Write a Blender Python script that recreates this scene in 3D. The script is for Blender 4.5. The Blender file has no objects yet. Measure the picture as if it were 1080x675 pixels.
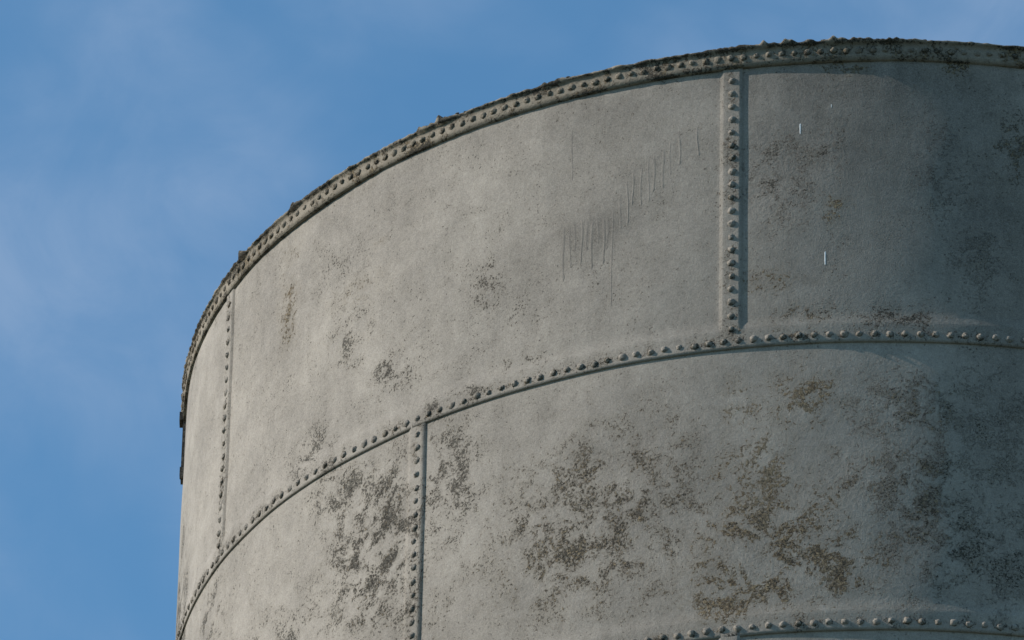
import bpy, math, random
import numpy as np
from mathutils import Vector, Matrix, noise
random.seed(7); rng=np.random.default_rng(7)
sc=bpy.context.scene
sc.view_settings.view_transform='Standard'; sc.view_settings.look='None'; sc.view_settings.exposure=0
R=3.0; ZT=19.862; PAD=0.30
rad=math.radians

# ------------------------------------------------ node helpers
def new_mat(n):
    m=bpy.data.materials.new(n); m.use_nodes=True; nt=m.node_tree; nt.nodes.clear()
    o=nt.nodes.new('ShaderNodeOutputMaterial'); b=nt.nodes.new('ShaderNodeBsdfPrincipled')
    nt.links.new(b.outputs[0],o.inputs[0]); return m,nt,b
class NT:
    def __init__(s,nt): s.nt=nt; s.l=nt.links
    def put(s,sock,v):
        if hasattr(v,'is_output'): s.l.new(v,sock)
        else: sock.default_value=v
    def noise(s,vec,scale,detail=3,rough=.55,dist=0):
        n=s.nt.nodes.new('ShaderNodeTexNoise'); s.put(n.inputs['Vector'],vec)
        n.inputs['Scale'].default_value=scale; n.inputs['Detail'].default_value=detail
        n.inputs['Roughness'].default_value=rough; n.inputs['Distortion'].default_value=dist
        return n.outputs['Fac']
    def m(s,op,a,b=0.0,c=0.0,clamp=False):
        n=s.nt.nodes.new('ShaderNodeMath'); n.operation=op; n.use_clamp=clamp
        s.put(n.inputs[0],a); s.put(n.inputs[1],b); s.put(n.inputs[2],c); return n.outputs[0]
    def mr(s,v,a,b,c=0.0,d=1.0):
        n=s.nt.nodes.new('ShaderNodeMapRange'); n.interpolation_type='SMOOTHSTEP'
        s.put(n.inputs[0],v)
        for i,x in enumerate((a,b,c,d)): s.put(n.inputs[i+1],x)
        return n.outputs[0]
    def mix(s,f,a,b,mode='MIX'):
        n=s.nt.nodes.new('ShaderNodeMix'); n.data_type='RGBA'; n.blend_type=mode
        s.put(n.inputs['Factor'],f)
        s.put(n.inputs[6],a if hasattr(a,'is_output') else (*a,1)); s.put(n.inputs[7],b if hasattr(b,'is_output') else (*b,1))
        return n.outputs[2]
    def attr(s,name):
        n=s.nt.nodes.new('ShaderNodeAttribute'); n.attribute_name=name; return n.outputs['Fac']
    def obj(s):
        return s.nt.nodes.new('ShaderNodeTexCoord').outputs['Object']
    def scale(s,v,xyz):
        n=s.nt.nodes.new('ShaderNodeVectorMath'); n.operation='MULTIPLY'; s.put(n.inputs[0],v); n.inputs[1].default_value=xyz
        return n.outputs[0]
    def bump(s,h,dist,strength=1.0,nrm=None):
        n=s.nt.nodes.new('ShaderNodeBump'); n.inputs['Distance'].default_value=dist; n.inputs['Strength'].default_value=strength
        s.put(n.inputs['Height'],h)
        if nrm is not None: s.l.new(nrm,n.inputs['Normal'])
        return n.outputs[0]

# ------------------------------------------------ weathered paint
def paint_mat(name, crust=0.0, base=(0.298,0.257,0.213)):
    m,nt,b=new_mat(name); N=NT(nt); P=N.obj()
    Pv=N.scale(P,(1,1,0.25))
    big=N.noise(P,1.5,4,.6); mid=N.noise(P,8,5,.75); streak=N.noise(Pv,14,3,.6); fine=N.noise(P,70,3,.7); grit=N.noise(P,180,2,.7)
    med=N.noise(P,9,6,.75,.4)
    rust=N.attr('rust'); pit=N.attr('pit'); flake=N.attr('flake'); tone=N.attr('tone')
    if crust: rust=N.m('ADD',rust,crust); pit=N.m('ADD',pit,crust*0.8)
    t=N.m('MULTIPLY_ADD',N.m('SUBTRACT',big,.5),.9,1.0)
    t=N.m('MULTIPLY_ADD',N.m('SUBTRACT',mid,.5),.58,t)
    t=N.m('MULTIPLY_ADD',N.m('SUBTRACT',streak,.5),.36,t)
    t=N.m('MULTIPLY_ADD',N.m('SUBTRACT',fine,.5),.50,t)
    t=N.m('MULTIPLY_ADD',N.m('SUBTRACT',grit,.5),.95,t)
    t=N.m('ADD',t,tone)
    comb=nt.nodes.new('ShaderNodeCombineColor')
    for i in range(3): N.l.new(t,comb.inputs[i])
    col=N.mix(1.0,base,comb.outputs[0],'MULTIPLY')
    brk=N.mr(med,.37,.63,.08,1.5)
    rd=N.m('MULTIPLY',rust,brk); pd=N.m('MULTIPLY',pit,brk)
    col=N.mix(N.m('MULTIPLY',N.m('MINIMUM',pd,1.0),.28),col,(0.165,0.143,0.112))
    col=N.mix(N.m('MULTIPLY',N.m('MINIMUM',rd,1.0),.30),col,(0.215,0.165,0.104))
    n1=N.noise(P,72,4,.72)
    n2=N.noise(P,100,4,.72)
    m_r=N.mr(N.m('MULTIPLY_ADD',rd,.235,n1),.715,.765)
    m_p=N.mr(N.m('MULTIPLY_ADD',pd,.225,n2),.715,.755)
    rc=N.mix(N.mr(fine,.40,.60),(0.105,0.072,0.040),(0.320,0.235,0.135))
    rc=N.mix(N.m('MULTIPLY',N.mr(mid,.45,.62),.7),rc,(0.215,0.175,0.115))
    pc=N.mix(N.mr(grit,.42,.62),(0.035,0.030,0.023),(0.115,0.098,0.074))
    col=N.mix(N.m('MULTIPLY',m_r,.86),col,rc)
    col=N.mix(N.m('MULTIPLY',m_p,.90),col,pc)
    N.l.new(col,b.inputs['Base Color'])
    b.inputs['Roughness'].default_value=.75
    b.inputs['Specular IOR Level'].default_value=.12
    fl=N.mr(N.m('MULTIPLY_ADD',N.m('MULTIPLY',flake,brk),.20,n1),.67,.75)
    h=N.m('MULTIPLY',fine,N.m('MULTIPLY_ADD',flake,.40,.12))
    h=N.m('MULTIPLY_ADD',grit,.18,h)
    h=N.m('MULTIPLY_ADD',m_r,N.m('MULTIPLY_ADD',grit,.6,.1),h)
    h=N.m('MULTIPLY_ADD',m_p,.30,h)
    h=N.m('MULTIPLY_ADD',fl,.5,h)
    h=N.m('MULTIPLY_ADD',mid,.40,h)
    N.l.new(N.bump(h,0.0055 if not crust else .0065),b.inputs['Normal'])
    return m
paint=paint_mat('weathered_grey_paint')
rimmat=paint_mat('rusted_rim_paint',.30,(0.250,0.208,0.158))
drip=paint_mat('paint_run_grey',0,(0.236,0.203,0.168))
m,nt,b=new_mat('dark_rust_scale'); N=NT(nt); P=N.obj()
N.l.new(N.mix(N.mr(N.noise(P,45,4,.7),.4,.62),(0.035,0.030,0.025),(0.15,0.13,0.10)),b.inputs['Base Color'])
b.inputs['Roughness'].default_value=.9; N.l.new(N.bump(N.noise(P,80,4,.7),.008),b.inputs['Normal']); scale_mat=m
m,nt,b=new_mat('bird_lime_white'); N=NT(nt)
N.l.new(N.mix(N.mr(N.noise(N.obj(),150,3),.35,.65),(0.6,0.6,0.58),(0.8,0.8,0.78)),b.inputs['Base Color']); b.inputs['Roughness'].default_value=.7; white=m
m,nt,b=new_mat('cast_concrete'); N=NT(nt)
N.l.new(N.mix(N.noise(N.obj(),3,6,.6),(0.22,0.21,0.19),(0.38,0.37,0.34)),b.inputs['Base Color']); b.inputs['Roughness'].default_value=.9; conc=m
m,nt,b=new_mat('dry_grass_ground'); N=NT(nt); P=N.obj()
c=N.mix(N.mr(N.noise(P,.15,6,.6),.35,.65),(0.04,0.045,0.02),(0.08,0.07,0.04)); c=N.mix(N.mr(N.noise(P,6,5,.7),.4,.7),c,(0.04,0.042,0.02))
N.l.new(c,b.inputs['Base Color']); b.inputs['Roughness'].default_value=.95; N.l.new(N.bump(N.noise(P,12,5,.7),.08),b.inputs['Normal']); grass=m

# ------------------------------------------------ tank empty
tank=bpy.data.objects.new('riveted_steel_tank',None); sc.collection.objects.link(tank)
def mk(name,V,F,mats,attrs=None,smooth=True,parent=tank,mi=None):
    me=bpy.data.meshes.new(name); me.from_pydata([tuple(v) for v in V] if not isinstance(V,np.ndarray) else V.tolist(),[],F if isinstance(F,list) else F.tolist())
    for mm in mats: me.materials.append(mm)
    if attrs:
        for k,a in attrs.items():
            at=me.attributes.new(k,'FLOAT','POINT'); at.data.foreach_set('value',np.asarray(a,dtype=np.float32))
    me.polygons.foreach_set('use_smooth',[smooth]*len(me.polygons))
    me.update(); o=bpy.data.objects.new(name,me); sc.collection.objects.link(o)
    if parent: o.parent=parent
    return o

# weathering patches in tank coordinates: (theta deg, depth m, r_theta, r_depth, rust, pit, flake)
B=[(-54.2,.38,1.4,.26,.85,.45,.4),(-44.7,.58,3,.08,.7,.5,.4),(-40.6,1.07,2.8,.11,.45,1.1,.5),(-31.3,.83,1.8,.18,.3,.85,.3),(-45.7,.76,3.4,.24,.35,.75,.3),
(-42.1,1.85,6,.42,.65,1.1,.8),(-49.9,1.25,4,.14,.35,.9,.4),(-46,1.5,4.2,.2,.5,.95,.5),(-34.9,1.70,4.2,.34,.4,.9,.5),(-20.6,2.06,10,.44,.70,.85,.9),(-23.7,2.22,6,.28,.75,.8,.8),
(-10.2,1.65,1.6,.12,1.1,.6,.5),(-9.5,1.96,3.6,.19,1.05,.5,.7),(-5.2,1.63,2.8,.14,1.1,.6,.6),(-7.3,2.31,7.2,.28,1.2,.85,.9),(-10.9,2.47,3.6,.16,1.2,.75,.8),(-3.8,2.41,4.6,.13,1.25,.8,.9),
(2.7,1.68,4.6,.17,.7,.7,1.2),(3.3,2.11,3.6,.36,.75,.8,1.3),(8.4,1.80,3.4,.3,.35,.6,1.3),(9,2.3,4.4,.32,.3,.7,1.2),(-7.4,.60,2.9,.22,.2,.85,1.0),(-3.0,.75,.7,.07,1.2,.5,.5),
(-7.7,1.09,2.5,.07,.9,.6,.6),(-5.2,1.23,2.9,.07,.75,.8,.7),(10.9,.47,1.8,.16,.85,.6,1.2),(-3.7,.48,1.7,.13,.3,.7,.9),(2.0,1.27,4.2,.06,.4,.9,.8),(7.8,.96,1.8,.22,.3,.5,1.2),(5.5,.6,2.2,.28,.2,.5,.9),
(-2.2,.07,1.8,.04,1.3,.7,.6),(7,.07,2.2,.04,1.0,.7,.6),(-42.6,.39,.7,.035,.8,.5,.3),(-27,2.05,4,.2,.6,.8,.6),(-67,1.6,4,.25,.5,.8,.4),(-34.2,1.31,4,.06,.4,1.0,.4),(-28,1.25,4,.06,.4,.8,.3),
(-60,2.1,7,.32,.45,.85,.5),(-52,2.2,6,.34,.4,.9,.5),(-30,1.0,7,.25,.1,.55,.1),(-22,.95,3,.1,.0,.55,.0),(-47,.4,5,.3,.1,.55,.2),(5,2.3,6.5,.32,.5,.7,1.0),(-38,2.3,4.4,.33,.5,.8,.5),(-14,2.0,3,.3,.5,.6,.7),(-1,2.0,3,.2,.6,.6,.8),(-57,1.1,3,.25,.1,.5,.3)]
T=[(-20.2,.60,3.8,.17,-.15),(-22.3,.72,3.2,.07,-.10),(-15.5,.42,3.5,.14,-.10),(-30,.6,8,.28,.03),(-46,.9,7,.4,.09),(-33,1.1,9,.15,.10),(-5,.5,6,.4,-.13),(5,.7,8,.6,-.20),(-55,.2,9,.16,-.06),(-30,.12,22,.09,-.09),(0,.12,12,.09,-.12),(3,1.5,9,.12,.04),(10,1.6,5,1.4,-.16),(-55,2.3,10,.5,.06)]  # paint tone patches; the broad dark ones at right are shade painted in
def masks(th,d):
    out=[np.full(th.shape,v) for v in (.12,.34,.14)]; out.append(np.zeros(th.shape))
    g=(np.sin(th*.21+d*2.1)*np.sin(th*.083-d*1.3+1)+.2*np.sin(th*.9+d*5))
    away=((th>14)|(th<-75)|(d>2.75)).astype(float)
    for i,a in enumerate((.6,.65,.6)): out[i]+=away*a*np.clip(g,0,1)
    for t,dd,rt,rdp,a,b2,c2 in B:
        q=((th-t)/rt)**2+((d-dd)/rdp)**2
        w=np.exp(-0.75*q**.95)
        for i,v in enumerate((a,b2,c2)): out[i]=np.maximum(out[i],w*v)+0.0
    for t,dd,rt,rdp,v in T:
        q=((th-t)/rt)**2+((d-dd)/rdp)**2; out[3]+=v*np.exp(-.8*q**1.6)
    return out
def wavy(th,d,k):
    a=np.radians(th)
    return .0018*np.sin(9*a+3.1*d+k)+.0009*np.sin(23*a-2.3*d+2*k)+.0005*np.sin(41*a+7*d)+.0007*np.sin(13*d+17*a)
LAP=.007
def sst(x): x=np.clip(x,0,1); return x*x*(3-2*x)
rows=[1.344,2.656]
while rows[-1]+1.33<ZT-PAD-.4: rows.append(rows[-1]+1.33)
rows.append(ZT-PAD-.06)
def seamset(k):
    base=-10.9 if k%2==0 else -37.8
    return [base+54.2*i for i in range(-3,4) if -180<base+54.2*i<179] 
def wrap(x): return (x+180)%360-180
top=-.05
for k,db in enumerate(rows):
    dt=top if k==0 else rows[k-1]-.045
    seams=seamset(k); fine=k<3
    st=.3 if fine else 1.5
    ths=list(np.arange(-125,50,st))+list(np.arange(50,235,1.5 if fine else 2))
    for s in seams:
        e=s+.8
        e=e if e>=-125 else e+360
        ths=[x for x in ths if abs(x-e)>.12]+[e-.012,e+.012,e-1.75,e-1.45]
    ths=np.array(sorted(ths))
    lo=db+.035
    ds=list(np.arange(dt,db-.10,.02 if fine else .22))+[db-.085,db-.06,db-.048,db-.03,db,db+.02,lo]
    ds=np.array(ds)
    TH,DD=np.meshgrid(ths,ds,indexing='ij')
    j=np.zeros_like(TH)
    for s in seams:
        x=wrap(TH-s)
        j=np.maximum(j,np.where((x<.8)&(x>-1.2),sst((x+1.0)/.35),0))
    jb=sst((DD-(db-.085))/.035)
    j=np.maximum(j*1.0,jb) if k<len(rows)-1 else j
    r=R+LAP*j+wavy(TH,DD,k*0)
    if k>0: r=r-.003*np.clip(1-(DD-dt)/.06,0,1)
    TH2=np.concatenate([TH,ths[:,None]],1); DD2=np.concatenate([DD,np.full((len(ths),1),lo+.001)],1); r2=np.concatenate([r,r[:,-1:]-LAP-.003],1)
    a=np.radians(TH2)
    V=np.stack([r2*np.sin(a),-r2*np.cos(a),ZT-DD2],-1)
    n,mm=TH2.shape; idx=np.arange(n*mm).reshape(n,mm)
    nx=np.roll(idx,-1,axis=0)
    F=np.stack([idx[:,:-1],idx[:,1:],nx[:,1:],nx[:,:-1]],-1).reshape(-1,4)
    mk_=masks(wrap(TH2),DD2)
    sd=np.zeros_like(TH2)
    for s in seams: sd=np.maximum(sd,np.exp(-(wrap(TH2-s)/1.0)**2))
    sd=np.maximum(sd,np.exp(-((DD2-db)/.045)**2))
    mk_[0]=np.maximum(mk_[0],sd*.42); mk_[1]=np.maximum(mk_[1],sd*.62); mk_[2]=np.maximum(mk_[2],sd*.6)
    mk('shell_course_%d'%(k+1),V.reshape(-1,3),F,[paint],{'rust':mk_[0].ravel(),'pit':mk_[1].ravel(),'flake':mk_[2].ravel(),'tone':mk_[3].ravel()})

# ------------------------------------------------ rivets
def template(nseg,lat):
    v=[];f=[]
    for i,(rr,hh) in enumerate(lat):
        for s in range(nseg):
            t=2*math.pi*s/nseg; v.append((rr*math.cos(t),rr*math.sin(t),hh))
    for i in range(len(lat)-1):
        for s in range(nseg):
            a=i*nseg+s; b2=i*nseg+(s+1)%nseg; f.append((a,b2,b2+nseg,a+nseg))
    v.append((0,0,lat[-1][1]+.0008)); c=len(v)-1; o=(len(lat)-1)*nseg
    for s in range(nseg): f.append((o+s,o+(s+1)%nseg,c,c))
    return np.array(v),f
hi=template(12,[(.0205,-.004),(.0185,.0015),(.0150,.0060),(.0105,.0100),(.0055,.0120)])
lo_=template(7,[(.0175,-.003),(.0140,.0075),(.0070,.0115)])
def rivets(name,pts,tmpl,mat,crud=.4,jit=.0014,sc_=.88):
    tv,tf=tmpl; V=[];F=[];ru=[];pi=[];off=0
    for th,d,r in pts:
        a=rad(th); nrm=np.array([math.sin(a),-math.cos(a),0]); tx=np.array([math.cos(a),math.sin(a),0]); up=np.array([0,0,1.])
        s=rng.uniform(.80,1.10)*sc_; hs=rng.uniform(.70,1.05)*sc_; ro=rng.uniform(0,6.28)
        q=tv*np.array([s,s,hs]); 
        q=q+rng.normal(0,jit,(len(tv),3))*np.array([1,1,.5])
        x=q[:,0]*math.cos(ro)-q[:,1]*math.sin(ro); y=q[:,0]*math.sin(ro)+q[:,1]*math.cos(ro)
        C=nrm*r+up*(ZT-d)+tx*rng.normal(0,.0015)+up*rng.normal(0,.0015)
        V.append(C+x[:,None]*tx+y[:,None]*up+q[:,2:3]*nrm)
        for f in tf:
            f=tuple(i+off for i in f); F.append(f if f[2]!=f[3] else f[:3])
        bm=np.clip(1-q[:,2]/.010,0,1); lv=rng.uniform(.2,1.0)
        ru.append(crud*bm*lv+.35*rng.uniform(.2,1.3)); pi.append(bm*(.6+crud*.6)+.25); off+=len(tv)
    n=off
    mk(name,np.concatenate(V),F,[mat],{'rust':np.concatenate(ru),'pit':np.concatenate(pi),'flake':np.full(n,.3),'tone':np.full(n,-.16)})
def ringpts(d,step,r,fn=None): return [(t,d,r+float(wavy(np.array(t),np.array(d),0))) for t in np.arange(-180,180,step)]
rivets('rim_rivets',[(t,rng.normal(0,.0015),R+.0125) for t in np.arange(-180,180,1.0)],hi,rimmat,.9,sc_=.86)
for k,db in enumerate(rows[:-1]):
    rivets('lap_rivets_%d'%(k+1),ringpts(db,360/314,R+LAP-.001),hi if k<3 else lo_,paint,.8)
for k,db in enumerate(rows):
    dt=0.105 if k==0 else rows[k-1]+.075
    n=int(round((db-.055-dt)/.062)); pts=[]
    for s in seamset(k):
        for i in range(n+1):
            d=dt+(db-.055-dt)*i/n; pts.append((s,d,R+LAP-.001+float(wavy(np.array(wrap(s)),np.array(d),0))))
    rivets('seam_rivets_%d'%(k+1),pts,hi if k<3 else lo_,paint,.75)

# ------------------------------------------------ rim angle ring with crumbling top edge
ths=np.concatenate([np.arange(-125,50,.12),np.arange(50,235,.5)])
prof=[(.000,-.049),(.0125,-.046),(.0135,-.02),(.0135,.010),(.0140,.030),(.020,.034),(.025,.038),(.023,.044),(.005,.047),(-.05,.046)]
V=[];ru=[];pi=[]
CH=[(-37.5,1.3),(-36,.8),(-25.5,.9),(-10.5,1.2),(-8.5,1.0),(-6,1.6),(-2,2.2),(2,1.5),(-53,.9),(-62,.7),(20,3),(40,2)]
for t in ths:
    a=rad(t); 
    def nz(s,o,z=0): return noise.noise(Vector((math.sin(a)*s+o,math.cos(a)*s,z+o)))
    chunk=.58*max([math.exp(-((t-c)/w_)**2) for c,w_ in CH])*(.75+nz(60,3.3))+.04; cr=nz(60,5)*.5+nz(140,9)*.5
    for i,(e,z) in enumerate(prof):
        if i in (5,6,7): e=e+cr*.008+chunk*.012+nz(60,i*7.7)*.003; z=z+nz(60,i*3.1)*.002
        if i in (6,7,8): z=z+max(0,chunk*(.45+2.0*cr))*.032+nz(25,20)*.003+nz(90,23)*.0015
        if i in (1,): z=z+nz(60,31)*.003+nz(150,33)*.001
        if 1<=i<=4: e=e+nz(90,40+i)*.0010
        V.append(((R+e)*math.sin(a),-(R+e)*math.cos(a),ZT+z))
        dk=min(1,max(0,chunk)*1.4)
        ru.append((.25,.6,.35,.35,.5,.6,.5,.4,.3,.4)[i]+nz(12,60)*.8+dk*.4*(i>4)); pi.append((.5,.7,.3,.3,.6,1.0,.9,.8,.6,.6)[i]+nz(15,70)*.6+dk*1.3*(i>4))
n=len(ths); mm=len(prof); idx=np.arange(n*mm).reshape(n,mm); nx=np.roll(idx,-1,0)
F=np.stack([idx[:,:-1],nx[:,:-1],nx[:,1:],idx[:,1:]],-1).reshape(-1,4)
mk('rim_angle_ring',np.array(V),F,[rimmat],{'rust':ru,'pit':pi,'flake':np.full(n*mm,.5),'tone':np.zeros(n*mm)})
# loose rust scale sitting on the rim
V=[];F=[]
def lump(c,sx,sy,sz,th):
    a=rad(th); nrm=Vector((math.sin(a),-math.cos(a),0)); tx=Vector((math.cos(a),math.sin(a),0)); o=len(V)
    ico=[(0,0,-1),(.72,-.53,-.45),(-.28,-.85,-.45),(-.89,0,-.45),(-.28,.85,-.45),(.72,.53,-.45),(.28,-.85,.45),(-.72,-.53,.45),(-.72,.53,.45),(.28,.85,.45),(.89,0,.45),(0,0,1)]
    fs=[(0,1,2),(1,0,5),(0,2,3),(0,3,4),(0,4,5),(1,5,10),(2,1,6),(3,2,7),(4,3,8),(5,4,9),(1,10,6),(2,6,7),(3,7,8),(4,8,9),(5,9,10),(6,10,11),(7,6,11),(8,7,11),(9,8,11),(10,9,11)]
    for x,y,z in ico:
        k=random.uniform(.65,1.25); V.append(c+tx*x*sx*k+nrm*y*sy*k+Vector((0,0,z*sz*k)))
    F.extend([tuple(i+o for i in f) for f in fs])
for i in range(420):
    if random.random()<.75: c_,w_=random.choice(CH[:10]); t=c_+random.gauss(0,w_*.8)
    else: t=random.uniform(-125,60)
    a=rad(t); e=random.uniform(-.01,.022); s=random.uniform(.003,.008)
    lump(Vector(((R+e)*math.sin(a),-(R+e)*math.cos(a),ZT+random.uniform(.042,.050))),s*random.uniform(1,2.6),s,s*.7,t)
mk('rim_rust_scale',V,F,[scale_mat],smooth=False)
V=[(0,0,ZT+.02)];F=[];ns=96
for i in range(ns):
    a=2*math.pi*i/ns; V.append(((R-.03)*math.sin(a),-(R-.03)*math.cos(a),ZT-.03))
for i in range(ns): F.append((0,1+i,1+(i+1)%ns))
mk('roof_plate',V,F,[paint])
V=[];F=[]
def box(th,d0,d1,e0,e1,w):
    a=rad(th); nrm=Vector((math.sin(a),-math.cos(a),0)); tx=Vector((math.cos(a),math.sin(a),0)); o=len(V)
    for d in (d0,d1):
        for e,x in ((e0,-w),(e1,-w),(e1,w),(e0,w)):
            V.append(nrm*(R+e)+tx*x+Vector((0,0,ZT-d)))
    F.extend([tuple(i+o for i in f) for f in ((0,1,2,3),(7,6,5,4),(0,4,5,1),(1,5,6,2),(2,6,7,3),(3,7,4,0))])
box(-86.5,.04,.33,-.004,.014,.03); box(-86.5,-.0,.04,-.002,.030,.035); box(-86.5,.27,.31,.014,.019,.02)
mk('rim_bracket',V,F,[scale_mat],smooth=False)

# ------------------------------------------------ paint runs and lime streaks (thin raised ridges)
def ridge(V,F,th0,d0,d1,w,h,lean=0.0,blob=True,wob=.05):
    n=14; o=len(V)
    for i in range(n+1):
        u=i/n; d=d0+(d1-d0)*u; th=th0+lean*u+wob*math.sin(u*5+th0*3)
        ww=w*(1-.45*u) if u<.86 or not blob else w*1.0*(1 if u<.97 else .4)
        if i==0 or i==n: ww*=.3
        hh=h*min(1,u*3+.1)
        rr=R+float(wavy(np.array(th),np.array(d),0))
        for x,e in ((-1,-.0006),(-.6,hh*.7),(0,hh),(.6,hh*.7),(1,-.0006)):
            a=rad(th)+x*ww/R
            V.append(((rr+e)*math.sin(a),-(rr+e)*math.cos(a),ZT-d))
    for i in range(n):
        for j2 in range(4):
            a=o+i*5+j2; F.append((a,a+5,a+6,a+1))
V=[];F=[]
for th,d0,d1 in [(-24.6,.66,.93),(-24.1,.66,.84),(-23.6,.64,.80),(-23.1,.64,.86),(-22.6,.66,.83),(-22.2,.66,.89),(-21.7,.66,.82),(-21.3,.66,.86),(-20.6,.62,1.10),(-20.9,.66,.80),(-19.9,.56,.72),(-19.3,.50,.70),(-18.8,.47,.63),(-18.2,.45,.66),(-17.6,.43,.60),(-17.1,.41,.58),(-16.5,.38,.56),(-15.9,.35,.50),(-15.2,.31,.46),(-24.0,.2,.42),(-13.6,.3,.42)]:
    ridge(V,F,th+random.uniform(-.1,.1),d0,d1+random.uniform(-.05,.03),random.uniform(.006,.011),random.uniform(.0002,.0007),random.uniform(-.1,.1))
mk('paint_runs',V,F,[drip])
V=[];F=[]
ridge(V,F,-5.6,.335,.385,.004,.0010,0,False,0); ridge(V,F,-3.7,.95,1.015,.0042,.0010,0,False,0); ridge(V,F,-3.2,.25,.265,.002,.001,0,False,0)
mk('lime_streaks',V,F,[white])

# ------------------------------------------------ foundation and ground
V=[];F=[];ns=64
for r_,z in ((R+.45,-.05),(R+.45,PAD-.03),(R+.42,PAD),(0.01,PAD)):
    for i in range(ns): a=2*math.pi*i/ns; V.append((r_*math.cos(a),r_*math.sin(a),z))
for k in range(3):
    for i in range(ns): F.append((k*ns+i,k*ns+(i+1)%ns,(k+1)*ns+(i+1)%ns,(k+1)*ns+i))
mk('foundation_ring',V,F,[conc],smooth=False)
S=3000
mk('ground',[(-S,-S,0),(S,-S,0),(S,S,0),(-S,S,0)],[(0,1,2,3)],[grass],parent=None,smooth=False)

# ------------------------------------------------ light
SAZ=-85; SEL=32
S_=Vector((math.sin(rad(SAZ))*math.cos(rad(SEL)),-math.cos(rad(SAZ))*math.cos(rad(SEL)),math.sin(rad(SEL))))
L=bpy.data.lights.new('sun','SUN'); L.energy=5.0; L.angle=rad(.5); L.color=(1,.965,.91)
lo=bpy.data.objects.new('sun',L); sc.collection.objects.link(lo); lo.rotation_euler=S_.to_track_quat('Z','Y').to_euler(); lo.location=S_*60
w=bpy.data.worlds.new('World'); sc.world=w; w.use_nodes=True; nt=w.node_tree; nt.nodes.clear(); N=NT(nt)
out=nt.nodes.new('ShaderNodeOutputWorld'); bg=nt.nodes.new('ShaderNodeBackground'); nt.links.new(bg.outputs[0],out.inputs[0])
sky=nt.nodes.new('ShaderNodeTexSky'); sky.sky_type='NISHITA'; sky.sun_disc=False; sky.sun_elevation=rad(SEL); sky.sun_rotation=math.atan2(S_.x,S_.y)
sky.air_density=1.0; sky.dust_density=.1; sky.ozone_density=1.5
G=nt.nodes.new('ShaderNodeTexCoord').outputs['Generated']
n1=N.noise(N.scale(G,(1,1,1.3)),15,4,.5,.5); n2=N.noise(N.scale(G,(1,1,1.2)),42,6,.6,.7)
cf=N.m('MULTIPLY',N.mr(n1,.32,.62,.06,1.0),N.mr(n2,.28,.72,.45,1.0))
blue=N.mix(1.0,sky.outputs[0],(.70,1.13,1.26),'MULTIPLY')
col=N.mix(N.m('MULTIPLY',cf,.60),blue,(2.4,3.35,4.9))
nt.links.new(col,bg.inputs[0]); bg.inputs[1].default_value=.128

# ------------------------------------------------ camera
yaw,pitch,roll=-0.05246,0.55513,0.0217
Dd=math.exp(2.3147)*R; H=6.08747*R
fw=Vector((math.sin(yaw)*math.cos(pitch),math.cos(yaw)*math.cos(pitch),math.sin(pitch)))
r=Vector((math.cos(yaw),-math.sin(yaw),0)); u=r.cross(fw)
r,u=r*math.cos(roll)+u*math.sin(roll),-r*math.sin(roll)+u*math.cos(roll)
cam=bpy.data.cameras.new('camera'); co=bpy.data.objects.new('camera',cam); sc.collection.objects.link(co)
M=Matrix((r,u,-fw)).transposed().to_4x4(); M.translation=Vector((0,-Dd,ZT-H)); co.matrix_world=M
cam.sensor_width=36; cam.lens=math.exp(9.05536)/1080*36; cam.clip_end=10000; cam.clip_start=.5
sc.camera=co
